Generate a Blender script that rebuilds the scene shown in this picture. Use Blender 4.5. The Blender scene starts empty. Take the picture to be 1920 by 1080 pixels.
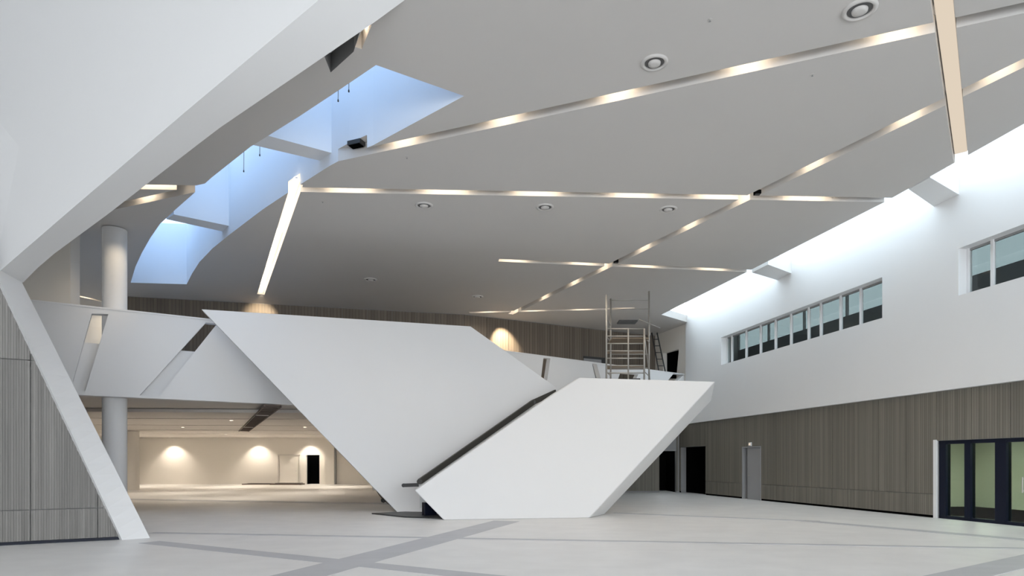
import bpy, bmesh, math, random
from mathutils import Vector, Matrix
from mathutils.geometry import delaunay_2d_cdt
random.seed(7)
S = bpy.context.scene
COL = S.collection

# ------------------------------------------------------------------ camera, world, light, exposure
FPX, HOR, EYE = 1200.0, 868.0, 1.6          # focal length in pixels, horizon row, eye height
cam_d = bpy.data.cameras.new('camera')
cam_d.sensor_width = 36.0
cam_d.lens = FPX / 1920.0 * 36.0
cam_d.shift_y = (HOR - 540.0) / 1920.0
cam_d.clip_start, cam_d.clip_end = 0.1, 300
cam = bpy.data.objects.new('camera', cam_d)
cam.location = (0, 0, EYE)
cam.rotation_euler = (math.pi / 2, 0, 0)
COL.objects.link(cam)
S.camera = cam

world = bpy.data.worlds.new('sky')
S.world = world
world.use_nodes = True
bgn = world.node_tree.nodes['Background']
bgn.inputs[0].default_value = (0.90, 0.95, 1.0, 1)
bgn.inputs[1].default_value = 4.0
S.view_settings.view_transform = 'Standard'
S.view_settings.look = 'None'
S.view_settings.gamma = 1.0
S.view_settings.use_curve_mapping = False
S.view_settings.exposure = 0.92

def portal(loc, rot, sx, sy):
    l = bpy.data.lights.new('daylight_portal', 'AREA')
    l.shape = 'RECTANGLE'; l.size = sx; l.size_y = sy
    l.cycles.is_portal = True
    o = bpy.data.objects.new('daylight_portal', l)
    o.location = loc; o.rotation_euler = rot
    COL.objects.link(o)
portal((5.6, -12.2, 3.4), (math.pi / 2, 0, 0), 26, 6.9)             # open glass front behind the camera

# ------------------------------------------------------------------ pixel helpers (places measured on the photograph)
def at_z(u, v, z):
    Y = (z - EYE) * FPX / (HOR - v)
    return Vector(((u - 960) / FPX * Y, Y, z))
def at_Y(u, v, Y):
    return Vector(((u - 960) / FPX * Y, Y, EYE + (HOR - v) / FPX * Y))
def on_line(u, P, d):
    """plan intersection of the sight line at column u with the line P + t d; returns (point, t)"""
    a = (u - 960) / FPX
    # P.x + t d.x = a (P.y + t d.y)
    t = (a * P[1] - P[0]) / (d[0] - a * d[1])
    return Vector((P[0] + t * d[0], P[1] + t * d[1])), t
def on_plane(u, v, P, d, k=0.0):
    """point of a leaning plane through floor point P along d (unit), moving k*z along its left normal"""
    n = (-d[1], d[0]); a = (u - 960) / FPX; c = (HOR - v) / FPX
    Y = (P[0] * n[0] + P[1] * n[1] + k * EYE) / (a * n[0] + n[1] - k * c)
    return Vector((a * Y, Y, EYE + c * Y))

# ------------------------------------------------------------------ materials
def mat(name, col, rough=0.6, spec=0.3, metal=0.0, noise=0.0, nscale=2.0, bump=0.0, bscale=40.0):
    m = bpy.data.materials.new(name); m.use_nodes = True
    nt = m.node_tree; b = nt.nodes['Principled BSDF']
    b.inputs['Roughness'].default_value = rough
    b.inputs['Specular IOR Level'].default_value = spec
    b.inputs['Metallic'].default_value = metal
    b.inputs['Base Color'].default_value = (*col, 1)
    tc = nt.nodes.new('ShaderNodeTexCoord')
    if noise:
        n = nt.nodes.new('ShaderNodeTexNoise'); n.inputs['Scale'].default_value = nscale
        n.inputs['Detail'].default_value = 6
        r = nt.nodes.new('ShaderNodeMapRange')
        r.inputs['To Min'].default_value = 1 - noise; r.inputs['To Max'].default_value = 1 + noise
        mx = nt.nodes.new('ShaderNodeMix'); mx.data_type = 'RGBA'; mx.blend_type = 'MULTIPLY'
        mx.inputs['Factor'].default_value = 1
        mx.inputs['A'].default_value = (*col, 1)
        nt.links.new(tc.outputs['Object'], n.inputs['Vector'])
        nt.links.new(n.outputs['Fac'], r.inputs['Value'])
        nt.links.new(r.outputs['Result'], mx.inputs['B'])
        nt.links.new(mx.outputs['Result'], b.inputs['Base Color'])
    if bump:
        n2 = nt.nodes.new('ShaderNodeTexNoise'); n2.inputs['Scale'].default_value = bscale
        bp = nt.nodes.new('ShaderNodeBump'); bp.inputs['Strength'].default_value = bump
        bp.inputs['Distance'].default_value = 0.01
        nt.links.new(tc.outputs['Object'], n2.inputs['Vector'])
        nt.links.new(n2.outputs['Fac'], bp.inputs['Height'])
        nt.links.new(bp.outputs['Normal'], b.inputs['Normal'])
    return m

def timber_mat(name, col, pitch):
    """slatted timber: fine vertical slats along local x, plank-to-plank tone"""
    m = bpy.data.materials.new(name); m.use_nodes = True
    nt = m.node_tree; b = nt.nodes['Principled BSDF']; L = nt.links
    b.inputs['Roughness'].default_value = 0.55; b.inputs['Specular IOR Level'].default_value = 0.25
    tc = nt.nodes.new('ShaderNodeTexCoord'); sx = nt.nodes.new('ShaderNodeSeparateXYZ')
    L.new(tc.outputs['Object'], sx.inputs[0])
    mu = nt.nodes.new('ShaderNodeMath'); mu.operation = 'MULTIPLY'; mu.inputs[1].default_value = 1 / pitch
    L.new(sx.outputs['X'], mu.inputs[0])
    fr = nt.nodes.new('ShaderNodeMath'); fr.operation = 'FRACT'; L.new(mu.outputs[0], fr.inputs[0])
    gp = nt.nodes.new('ShaderNodeMath'); gp.operation = 'GREATER_THAN'; gp.inputs[1].default_value = 0.22
    L.new(fr.outputs[0], gp.inputs[0])
    fl = nt.nodes.new('ShaderNodeMath'); fl.operation = 'FLOOR'; L.new(mu.outputs[0], fl.inputs[0])
    oi = nt.nodes.new('ShaderNodeObjectInfo')
    ad = nt.nodes.new('ShaderNodeMath'); ad.operation = 'MULTIPLY_ADD'
    ad.inputs[1].default_value = 37.0
    L.new(oi.outputs['Random'], ad.inputs[0]); L.new(fl.outputs[0], ad.inputs[2])
    wn = nt.nodes.new('ShaderNodeTexWhiteNoise'); wn.noise_dimensions = '1D'; L.new(ad.outputs[0], wn.inputs['W'])
    mp = nt.nodes.new('ShaderNodeMapping'); mp.inputs['Scale'].default_value = (14, 14, 0.5)
    L.new(tc.outputs['Object'], mp.inputs[0])
    ns = nt.nodes.new('ShaderNodeTexNoise'); ns.inputs['Scale'].default_value = 1.5; ns.inputs['Detail'].default_value = 5
    L.new(mp.outputs[0], ns.inputs['Vector'])
    s1 = nt.nodes.new('ShaderNodeMapRange'); s1.inputs['To Min'].default_value = 0.86; s1.inputs['To Max'].default_value = 1.12
    L.new(wn.outputs['Value'], s1.inputs['Value'])
    s2 = nt.nodes.new('ShaderNodeMapRange'); s2.inputs['To Min'].default_value = 0.82; s2.inputs['To Max'].default_value = 1.18
    L.new(ns.outputs['Fac'], s2.inputs['Value'])
    s3 = nt.nodes.new('ShaderNodeMapRange'); s3.inputs['To Min'].default_value = 0.74; s3.inputs['To Max'].default_value = 1.0
    L.new(gp.outputs[0], s3.inputs['Value'])
    m1 = nt.nodes.new('ShaderNodeMath'); m1.operation = 'MULTIPLY'; L.new(s1.outputs[0], m1.inputs[0]); L.new(s2.outputs[0], m1.inputs[1])
    m2 = nt.nodes.new('ShaderNodeMath'); m2.operation = 'MULTIPLY'; L.new(m1.outputs[0], m2.inputs[0]); L.new(s3.outputs[0], m2.inputs[1])
    mx = nt.nodes.new('ShaderNodeMix'); mx.data_type = 'RGBA'; mx.blend_type = 'MULTIPLY'; mx.inputs['Factor'].default_value = 1
    mx.inputs['A'].default_value = (*col, 1); L.new(m2.outputs[0], mx.inputs['B'])
    L.new(mx.outputs['Result'], b.inputs['Base Color'])
    bp = nt.nodes.new('ShaderNodeBump'); bp.inputs['Strength'].default_value = 0.5; bp.inputs['Distance'].default_value = 0.01
    L.new(gp.outputs[0], bp.inputs['Height']); L.new(bp.outputs['Normal'], b.inputs['Normal'])
    return m

def emit_mat(name, col, strength):
    m = bpy.data.materials.new(name); m.use_nodes = True
    nt = m.node_tree; nt.nodes.clear()
    e = nt.nodes.new('ShaderNodeEmission'); o = nt.nodes.new('ShaderNodeOutputMaterial')
    e.inputs[0].default_value = (*col, 1); e.inputs[1].default_value = strength
    nt.links.new(e.outputs[0], o.inputs[0])
    return m

def pane_mat(name, tint, refl=0.12, rough=0.02):
    m = bpy.data.materials.new(name); m.use_nodes = True
    nt = m.node_tree; nt.nodes.clear()
    t = nt.nodes.new('ShaderNodeBsdfTransparent'); t.inputs[0].default_value = (*tint, 1)
    g = nt.nodes.new('ShaderNodeBsdfGlossy'); g.inputs['Roughness'].default_value = rough
    lw = nt.nodes.new('ShaderNodeFresnel'); lw.inputs['IOR'].default_value = 1.5
    mx = nt.nodes.new('ShaderNodeMixShader'); o = nt.nodes.new('ShaderNodeOutputMaterial')
    ge = nt.nodes.new('ShaderNodeNewGeometry'); ml = nt.nodes.new('ShaderNodeMath'); ml.operation = 'MULTIPLY_ADD'
    iv = nt.nodes.new('ShaderNodeMath'); iv.operation = 'SUBTRACT'; iv.inputs[0].default_value = 1.0
    nt.links.new(ge.outputs['Backfacing'], iv.inputs[1]); ml.operation = 'MULTIPLY'
    nt.links.new(lw.outputs[0], ml.inputs[0]); nt.links.new(iv.outputs[0], ml.inputs[1])
    nt.links.new(ml.outputs[0], mx.inputs[0]); nt.links.new(t.outputs[0], mx.inputs[1])
    nt.links.new(g.outputs[0], mx.inputs[2]); nt.links.new(mx.outputs[0], o.inputs[0])
    return m

def floor_mat(name, col, rough):
    m = mat(name, col, rough, 0.4, noise=0.10, nscale=1.3)
    nt = m.node_tree; b = nt.nodes['Principled BSDF']
    tc = nt.nodes.new('ShaderNodeTexCoord')
    n = nt.nodes.new('ShaderNodeTexNoise'); n.inputs['Scale'].default_value = 3.0
    mp = nt.nodes.new('ShaderNodeMapping'); mp.inputs['Scale'].default_value = (0.4, 1.6, 1)
    r = nt.nodes.new('ShaderNodeMapRange'); r.inputs['To Min'].default_value = rough - 0.08; r.inputs['To Max'].default_value = rough + 0.12
    nt.links.new(tc.outputs['Object'], mp.inputs[0]); nt.links.new(mp.outputs[0], n.inputs['Vector'])
    nt.links.new(n.outputs['Fac'], r.inputs['Value']); nt.links.new(r.outputs['Result'], b.inputs['Roughness'])
    return m

M = {
    'white': mat('white_paint', (0.80, 0.80, 0.80), 0.7, 0.2, noise=0.012, nscale=0.6, bump=0.03),
    'ceil': mat('ceiling_paint', (0.63, 0.61, 0.59), 0.8, 0.15, noise=0.02, nscale=0.5),
    'well': mat('skylight_plaster', (0.78, 0.80, 0.83), 0.8, 0.1, noise=0.02, nscale=0.8),
    'warm': mat('cream_paint', (0.78, 0.74, 0.68), 0.7, 0.2, noise=0.02, nscale=0.7),
    'floor': floor_mat('pale_stone', (0.79, 0.775, 0.755), 0.36),
    'band': floor_mat('grey_stone', (0.50, 0.50, 0.515), 0.42),
    'timber': timber_mat('timber_slats', (0.20, 0.185, 0.155), 0.075),
    'timber_dark': timber_mat('dark_timber_slats', (0.18, 0.15, 0.12), 0.15),
    'timber_left_daylit': timber_mat('daylit_timber_slats', (0.25, 0.24, 0.225), 0.075),  # right wall's timber again, greyed and lightened for daylight in its colour
    'dark': mat('dark_metal', (0.035, 0.035, 0.035), 0.45, 0.4, noise=0.1),
    'throat': mat('throat_grey', (0.13, 0.13, 0.13), 0.6, 0.2, noise=0.05),
    'slate': mat('slate_paint', (0.16, 0.175, 0.185), 0.6, 0.2, noise=0.1, nscale=0.6),
    'rail': mat('rubber_rail', (0.055, 0.052, 0.045), 0.5, 0.4, noise=0.08),
    'navy': mat('navy_frame', (0.006, 0.009, 0.022), 0.4, 0.2, noise=0.05),
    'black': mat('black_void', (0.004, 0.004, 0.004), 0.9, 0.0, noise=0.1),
    'steel': mat('galvanised_steel', (0.42, 0.40, 0.37), 0.45, 0.5, 0.6, noise=0.1, nscale=8),
    'grey': mat('grey_paint', (0.30, 0.30, 0.30), 0.6, 0.3, noise=0.04),
    'door': mat('door_grey', (0.34, 0.34, 0.345), 0.45, 0.4, noise=0.03),
    'wood': mat('plywood', (0.24, 0.19, 0.14), 0.7, 0.2, noise=0.15, nscale=6),
    'glass': pane_mat('clear_pane', (0.84, 0.87, 0.87)),
    'glass_roof': pane_mat('roof_pane', (0.62, 0.66, 0.68)),
    'glass_green': pane_mat('green_pane', (0.62, 0.74, 0.66)),
    'glass_sky_tint': pane_mat('sky_tinted_rooflight', (0.175, 0.25, 0.36)),  # sky blue and dimming of the shafts put into the glass tint
    'lamp': emit_mat('warm_tube', (1.0, 0.82, 0.60), 11.0),
    'lamp_soft': emit_mat('warm_cover', (1.0, 0.84, 0.64), 2.6),
    'added_lamp_glow': emit_mat('added_lamp_glow', (1.0, 0.92, 0.8), 60.0),
    'strip': emit_mat('strip_cover', (1.0, 0.85, 0.68), 0.40),
    'gallery_glass': pane_mat('gallery_glass', (0.25, 0.275, 0.275)),
    'lens': emit_mat('downlight_lens', (1.0, 0.86, 0.66), 6.0),
    'grille': mat('brown_grille', (0.13, 0.10, 0.085), 0.6, 0.3, noise=0.1),
    'panel': mat('ceiling_panel_paint', (0.66, 0.62, 0.58), 0.7, 0.2, noise=0.03, nscale=0.5),
}

# ------------------------------------------------------------------ mesh helpers
def new_obj(name, verts, faces, m, parent=None, smooth=False):
    me = bpy.data.meshes.new(name)
    bm = bmesh.new()
    vs = [bm.verts.new(v) for v in verts]
    for f in faces:
        try: bm.faces.new([vs[i] for i in f])
        except ValueError: pass
    bmesh.ops.recalc_face_normals(bm, faces=bm.faces)
    if smooth:
        for f in bm.faces: f.smooth = True
    bm.to_mesh(me); bm.free()
    me.materials.append(m)
    o = bpy.data.objects.new(name, me); COL.objects.link(o)
    if parent: o.parent = parent
    return o
class MB:
    """collects shapes that make up ONE part"""
    def __init__(s): s.v = []; s.f = []
    def add(s, vs, fs):
        k = len(s.v); s.v += [Vector(p) for p in vs]; s.f += [[i + k for i in f] for f in fs]; return s
    def box(s, c, size, ax=None):
        X, Y, Z = ax if ax else (Vector((1, 0, 0)), Vector((0, 1, 0)), Vector((0, 0, 1)))
        c = Vector(c); hx, hy, hz = [q / 2 for q in size]
        vs = [c + X * (sx * hx) + Y * (sy * hy) + Z * (sz * hz) for sx in (-1, 1) for sy in (-1, 1) for sz in (-1, 1)]
        return s.add(vs, [(0, 1, 3, 2), (4, 6, 7, 5), (0, 4, 5, 1), (2, 3, 7, 6), (0, 2, 6, 4), (1, 5, 7, 3)])
    def ext(s, poly, off):
        poly = [Vector(p) for p in poly]; off = Vector(off); n = len(poly)
        fs = [list(range(n)), list(range(2 * n - 1, n - 1, -1))]
        fs += [(i, (i + 1) % n, n + (i + 1) % n, n + i) for i in range(n)]
        return s.add(poly + [p + off for p in poly], fs)
    def tube(s, a, b, r, n=8):
        a, b = Vector(a), Vector(b); d = (b - a).normalized()
        x = d.cross(Vector((0, 0, 1)) if abs(d.z) < 0.9 else Vector((1, 0, 0))).normalized(); y = d.cross(x)
        ring = [(x * math.cos(t) + y * math.sin(t)) * r for t in [2 * math.pi * i / n for i in range(n)]]
        fs = [(i, (i + 1) % n, n + (i + 1) % n, n + i) for i in range(n)] + [list(range(n - 1, -1, -1)), list(range(n, 2 * n))]
        return s.add([a + q for q in ring] + [b + q for q in ring], fs)
    def lathe(s, c, prof, n=32):
        c = Vector(c); k = len(prof)
        vs = [c + Vector((r * math.cos(2 * math.pi * i / n), r * math.sin(2 * math.pi * i / n), z)) for i in range(n) for r, z in prof]
        fs = [(i * k + j, ((i + 1) % n) * k + j, ((i + 1) % n) * k + j + 1, i * k + j + 1) for i in range(n) for j in range(k - 1)]
        return s.add(vs, fs)
    def build(s, name, m, parent=None, smooth=False, bevel=0.0):
        base = Vector((0, 0, 0))
        o = new_obj(name, s.v, s.f, m, parent, smooth)
        if bevel:
            b = o.modifiers.new('bevel', 'BEVEL'); b.width = bevel; b.segments = 2; b.limit_method = 'ANGLE'
        return o
def struct(o): o['kind'] = 'structure'; return o
def tag(o, label, cat, group=None):
    o['label'] = label; o['category'] = cat
    if group: o['group'] = group
    return o
def thing(name, label, cat, loc=(0, 0, 0), group=None):
    o = bpy.data.objects.new(name, None); COL.objects.link(o); o.location = loc
    o.empty_display_size = 0.2
    return tag(o, label, cat, group)
def rel(o, parent):
    """keep world place when the parent Empty has a location"""
    o.parent = parent; o.matrix_parent_inverse = Matrix.Translation(parent.location).inverted(); return o
def frame(d):
    """axes (along, across-left, up) for a horizontal direction"""
    d = Vector((d[0], d[1], 0)).normalized(); return (d, Vector((-d.y, d.x, 0)), Vector((0, 0, 1)))
def inside(p, poly):
    c = False; n = len(poly)
    for i in range(n):
        a, b = poly[i], poly[i - 1]
        if (a[1] > p[1]) != (b[1] > p[1]) and p[0] < (b[0] - a[0]) * (p[1] - a[1]) / (b[1] - a[1]) + a[0]: c = not c
    return c
def cdt(polys):
    vs, es = [], []
    for p in polys:
        k = len(vs); vs += [Vector((q[0], q[1])) for q in p]
        es += [(k + i, k + (i + 1) % len(p)) for i in range(len(p))]
    r = delaunay_2d_cdt(vs, es, [], 0, 1e-5)
    return r[0], r[2]
def holed_wall(name, outline, holes, to3, off, m, parent=None):
    """flat wall with openings: outline/holes in (s,z), to3(s,z)->3D of the front face, off = thickness vector"""
    vs, fs = cdt([outline] + holes)
    keep = []
    for f in fs:
        c = sum((vs[i] for i in f), Vector((0, 0))) / len(f)
        if inside(c, outline) and not any(inside(c, h) for h in holes): keep.append(list(f))
    F = [to3(*v) for v in vs]; n = len(F); off = Vector(off)
    faces = [f for f in keep] + [[i + n for i in reversed(f)] for f in keep]
    cnt = {}
    for f in keep:
        for i in range(len(f)):
            e = (f[i], f[(i + 1) % len(f)]); cnt[frozenset(e)] = cnt.get(frozenset(e), []) + [e]
    for k, v in cnt.items():
        if len(v) == 1: a, b = v[0]; faces.append([b, a, a + n, b + n])
    used = sorted({i for f in faces for i in f}); mp = {j: i for i, j in enumerate(used)}
    allv = F + [p + off for p in F]
    return new_obj(name, [allv[i] for i in used], [[mp[i] for i in f] for f in faces], m, parent)
def rect(s0, s1, z0, z1): return [(s0, z0), (s1, z0), (s1, z1), (s0, z1)]

# ================================================================== FLOOR
CZ = 9.0                      # hall ceiling height
SOF = 3.66                    # underside of the upper floor
UF = 5.27                     # upper floor level
floor = struct(MB().box((-4, 18, -0.1), (60, 66, 0.2)).build('floor', M['floor']))
def fl(u, v): return at_z(u, v, 0.0)
BN = [0]
def floor_band(p, q, w, ext0=0.0, ext1=0.0):
    p, q = fl(*p), fl(*q); d = (q - p).normalized(); p = p - d * ext0; q = q + d * ext1
    n = Vector((-d.y, d.x, 0)) * (w / 2)
    BN[0] += 1
    o = MB().ext([p - n, q - n, q + n, p + n], (0, 0, 0.002 + 0.0008 * BN[0])).build('paving_band', M['band'], floor)
    return o
floor_band((285, 1017), (680, 1058), 0.42, 0.1, 7)       # crosses the foreground from the foot of the fin
floor_band((560, 1080), (950, 977), 0.75, 3, 0)          # runs up to the white stair wall
floor_band((285, 999), (1340, 1018), 0.22, 0, 9)         # thin line right across
floor_band((1150, 962), (1500, 976), 0.3, 0, 0.5)
floor_band((1500, 976), (1920, 1012), 0.42, 0, 3)
floor_band((1790, 1082), (1920, 1052), 0.55, 1.5, 3)
floor_band((230, 936), (700, 944), 0.8, 4, 3)

# ================================================================== RIGHT WALL  (plan line X = 15.93 - 0.196 Y)
RP = Vector((15.93 - 0.196 * 34.9, 34.9)); RD = Vector((0.196, -1.0)).normalized()    # runs towards the camera
RN = Vector((-RD.y * -1, 0))  # placeholder, set below
RN = Vector((RD.y, -RD.x))    # points into the hall (towards -x)
if RN.x > 0: RN = -RN
def rs(u): return on_line(u, RP, RD)[1]
def r3(s, z, out=0.0):
    p = RP + RD * s + RN * out; return Vector((p.x, p.y, z))
R_END = 48.0
wfront = 0.14
def rs_w(u): return on_line(u, RP + RN * wfront, RD)[1]
winA = rect(rs_w(1352), rs_w(1654), 6.22, 7.52)
winB = rect(rs_w(1797), rs_w(1797) + 7.2, 6.22, 7.52)
up_right = struct(holed_wall('wall_right_upper', rect(1.1, R_END, SOF, 11.2), [winA, winB],
                             lambda s, z: r3(s, z, wfront), (-RN.x * 0.45, -RN.y * 0.45, 0), M['white']))
# lower timber wall with openings
dk0, dk1 = rs(1275), rs(1322)            # dark opening at the far end
dr0, dr1 = rs(1391), rs(1426)            # grey door
gd0 = rs(1755); gd1 = gd0 + 5.6          # glazed doors
DKZ, DRZ, GDZ = 2.45, 2.32, 2.24
low_right = struct(holed_wall('wall_right', rect(-0.3, R_END, 0, SOF),
                              [rect(dk0, dk1, -0.01, DKZ), rect(dr0, dr1, -0.01, DRZ), rect(gd0, gd1, -0.01, GDZ)],
                              lambda s, z: r3(s, z, -0.06), (-RN.x * 0.3, -RN.y * 0.3, 0), M['grey']))
RROT = math.atan2(RD.y, RD.x)
_pan = {}
def timber_panel(w, h, m, origin, rot, parent, depth=0.04):
    key = (round(w, 3), round(h, 3), m.name)
    if key not in _pan:
        g = 0.012
        o = MB().box((w / 2, 0, h / 2), (w - g, depth, h - g)).build('timber_panel', m)
        _pan[key] = o.data
    else:
        o = bpy.data.objects.new('timber_panel', _pan[key]); COL.objects.link(o)
    o.location = origin; o.rotation_euler = (0, 0, rot); o.parent = parent
    return o
def split(a, b, w=1.16):
    n = max(1, round((b - a) / w)); return [(a + (b - a) * i / n, a + (b - a) * (i + 1) / n) for i in range(n)]
def cols(a, b, opens):
    out, x = [], a
    for o0, o1, oz in opens:
        if o0 > x: out += [(p, q, 0.07) for p, q in split(x, o0)]
        out += [(p, q, oz) for p, q in split(o0, o1)]; x = o1
    return out + [(p, q, 0.07) for p, q in split(x, b)]
for a, b, z0 in cols(0.0, 27.0, [(dk0, dk1, DKZ), (dr0, dr1, DRZ), (gd0, gd1, GDZ)]):
    base = r3(a, 0, -0.04)
    if z0 < 0.1:
        timber_panel(b - a, 0.62, M['timber'], (base.x, base.y, 0.07), RROT, low_right)
        timber_panel(b - a, SOF - 0.69, M['timber'], (base.x, base.y, 0.69), RROT, low_right)
    else:
        timber_panel(b - a, SOF - z0, M['timber'], (base.x, base.y, z0), RROT, low_right)
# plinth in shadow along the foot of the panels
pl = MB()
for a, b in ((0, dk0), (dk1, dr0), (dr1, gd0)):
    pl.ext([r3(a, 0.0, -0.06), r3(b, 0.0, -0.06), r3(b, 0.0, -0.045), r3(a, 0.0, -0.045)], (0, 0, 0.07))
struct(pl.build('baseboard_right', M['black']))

def window_band(name, win, pitch_us, lab):
    s0, s1 = win[0][0], win[1][0]; z0, z1 = win[0][1], win[2][1]
    w = struct(MB().ext([r3(s0, z0, -0.22), r3(s1, z0, -0.22), r3(s1, z0, -0.16), r3(s0, z0, -0.16)], (0, 0, 0.05)).build(name, M['white']))
    MB().ext([r3(s0, z1 - 0.06, -0.22), r3(s1, z1 - 0.06, -0.22), r3(s1, z1 - 0.06, -0.16), r3(s0, z1 - 0.06, -0.16)], (0, 0, 0.06)).build('head_rail', M['grey'], w)
    bars = [s0 + 0.03] + pitch_us + [s1 - 0.03]
    for s in bars:
        MB().box(r3(s, (z0 + z1) / 2, -0.16), (0.075, 0.09, z1 - z0), frame(RD)).build('mullion', M['white'], w)
    for a, b in zip(bars[:-1], bars[1:]):
        MB().box(r3((a + b) / 2, (z0 + z1) / 2, -0.18), (b - a - 0.07, 0.012, z1 - z0 - 0.1), frame(RD)).build('pane', M['glass'], w)
    return w
def wm(u): return on_line(u, RP + RN * -0.16, RD)[1]
window_band('window_1', winA, [wm(u) for u in (1373, 1400, 1427, 1455, 1484, 1517, 1540, 1577, 1615)], '')
window_band('window_2', winB, [wm(1862), wm(1862) + 1.35, wm(1862) + 2.7, wm(1862) + 4.05], '')

def room_behind(name, s0, s1, z0, z1, depth, mwall, mceil, mback, start=-0.4, back_top=None):
    """room on the far side of the right wall, open towards it"""
    g = 0.02
    r = struct(MB().ext([r3(s0, z0, start), r3(s1, z0, start), r3(s1, z0, -depth), r3(s0, z0, -depth)], (0, 0, -0.1)).build(name + '_floor', M['floor']))
    struct(MB().ext([r3(s0, z1, start), r3(s1, z1, start), r3(s1, z1, -depth), r3(s0, z1, -depth)], (0, 0, 0.1)).build(name + '_ceiling', mceil))
    struct(MB().ext([r3(s0, z0, -depth), r3(s1, z0, -depth), r3(s1, back_top or z1, -depth), r3(s0, back_top or z1, -depth)], tuple(-RN * 0.1) + (0,)).build(name + '_wall_back', mback))
    for s, sg in ((s0, -1), (s1, 1)):
        struct(MB().ext([r3(s, z0, start), r3(s, z0, -depth), r3(s, z1, -depth), r3(s, z1, start)], (RD.x * 0.1 * sg, RD.y * 0.1 * sg, 0)).build(name + '_wall_side', mwall))
g0, g1 = winA[0][0] - 4, winB[1][0] + 1
room_behind('gallery', g0, g1, 5.2, 8.95, 3.1, M['grey'], M['white'], M['slate'], back_top=7.7)
gw = struct(MB().ext([r3(g0, 8.85, -3.2), r3(g1, 8.85, -3.2), r3(g1, 8.85, -3.1), r3(g0, 8.85, -3.1)], (0, 0, 0.1)).build('window_6', M['grey']))
ng = 9
for i in range(ng):
    a, b = g0 + (g1 - g0) * i / ng, g0 + (g1 - g0) * (i + 1) / ng
    MB().ext([r3(a, 7.7, -3.16), r3(b, 7.7, -3.16), r3(b, 7.7, -3.15), r3(a, 7.7, -3.15)], (0, 0, 1.2)).build('pane', M['gallery_glass'], gw)
    MB().ext([r3(a - .04, 7.7, -3.2), r3(a + .04, 7.7, -3.2), r3(a + .04, 7.7, -3.1), r3(a - .04, 7.7, -3.1)], (0, 0, 1.2)).build('mullion', M['grey'], gw)
room_behind('meeting_room', gd0 - 4.0, gd1 + 0.6, 0.0, 2.7, 5.5, M['warm'], M['white'], M['warm'])
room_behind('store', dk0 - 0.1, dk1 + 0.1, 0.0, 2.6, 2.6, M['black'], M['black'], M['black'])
room_behind('passage', dr0 - 0.1, dr1 + 0.1, 0.0, 2.5, 1.6, M['dark'], M['dark'], M['dark'])
for i in range(3):  # unseen lamps added to light the room behind the glazed doors
    o = thing('added_room_lamp', ('farthest', 'middle', 'nearest')[i] + ' added unseen lamp brightening the room behind the glazed doors', 'lamp', r3(gd0 - 1.5 + 2.6 * i, 2.66, -2.8), 'added meeting room lamps')
    MB().box((0, 0, 0), (0.6, 0.6, 0.05)).build('housing', M['white'], o)
    MB().box((0, 0, -0.03), (0.52, 0.52, 0.02)).build('diffuser', M['added_lamp_glow'], o)

# glazed navy doors
gfr = struct(MB().ext([r3(gd0, GDZ - 0.1, -0.25), r3(gd1, GDZ - 0.1, -0.25), r3(gd1, GDZ - 0.1, -0.1), r3(gd0, GDZ - 0.1, -0.1)], (0, 0, 0.1)).build('door_1', M['navy']))
MB().ext([r3(gd0, 0.0, -0.25), r3(gd1, 0.0, -0.25), r3(gd1, 0.0, -0.1), r3(gd0, 0.0, -0.1)], (0, 0, 0.09)).build('threshold', M['navy'], gfr)
bars = [(gd0 + 0.02, rs(1768)), (rs(1803), rs(1814)), (rs(1860), rs(1881)), (rs(1916), rs(1930)), (rs(1930) + 0.75, rs(1930) + 1.0), (gd1 - 0.12, gd1)]
for a, b in bars:
    MB().ext([r3(a, 0.05, -0.26), r3(b, 0.05, -0.26), r3(b, 0.05, -0.09), r3(a, 0.05, -0.09)], (0, 0, GDZ - 0.1)).build('stile', M['navy'], gfr)
for (a0, a1), (b0, b1) in zip(bars[:-1], bars[1:]):
    MB().ext([r3(a1, 0.09, -0.18), r3(b0, 0.09, -0.18), r3(b0, 0.09, -0.165), r3(a1, 0.09, -0.165)], (0, 0, GDZ - 0.19)).build('pane', M['glass_green'], gfr)
hs = rs(1917)
MB().tube(r3(hs, 0.85, 0.0), r3(hs, 1.25, 0.0), 0.015).tube(r3(hs, 0.9, -0.1), r3(hs, 0.9, 0.0), 0.01).tube(r3(hs, 1.2, -0.1), r3(hs, 1.2, 0.0), 0.01).build('door_handle', M['steel'], gfr)
struct(MB().ext([r3(gd0 - 0.09, 0, -0.05), r3(gd0 + 0.01, 0, -0.05), r3(gd0 + 0.01, 0, 0.01), r3(gd0 - 0.09, 0, 0.01)], (0, 0, GDZ + 0.03)).build('trim_1', M['white']))

# grey service door with frame, leaf and lamp above
d2 = struct(MB().ext([r3(dr0, DRZ - 0.05, -0.3), r3(dr1, DRZ - 0.05, -0.3), r3(dr1, DRZ - 0.05, 0.0), r3(dr0, DRZ - 0.05, 0.0)], (0, 0, 0.05)).build('door_2', M['door']))
for a, b in ((dr0, dr0 + 0.05), (dr1 - 0.05, dr1)):
    MB().ext([r3(a, 0, -0.3), r3(b, 0, -0.3), r3(b, 0, 0.0), r3(a, 0, 0.0)], (0, 0, DRZ - 0.05)).build('door_frame', M['door'], d2)
lf0 = rs(1399)
MB().ext([r3(lf0, 0.01, -0.12), r3(dr1 - 0.05, 0.01, -0.12), r3(dr1 - 0.05, 0.01, -0.06), r3(lf0, 0.01, -0.06)], (0, 0, DRZ - 0.07)).build('door_leaf', M['door'], d2)
MB().tube(r3(lf0 + 0.15, 1.05, -0.06), r3(lf0 + 0.15, 1.05, 0.02), 0.015).tube(r3(lf0 + 0.15, 1.05, 0.01), r3(lf0 + 0.32, 1.05, 0.01), 0.012).build('door_handle', M['steel'], d2)
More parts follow.
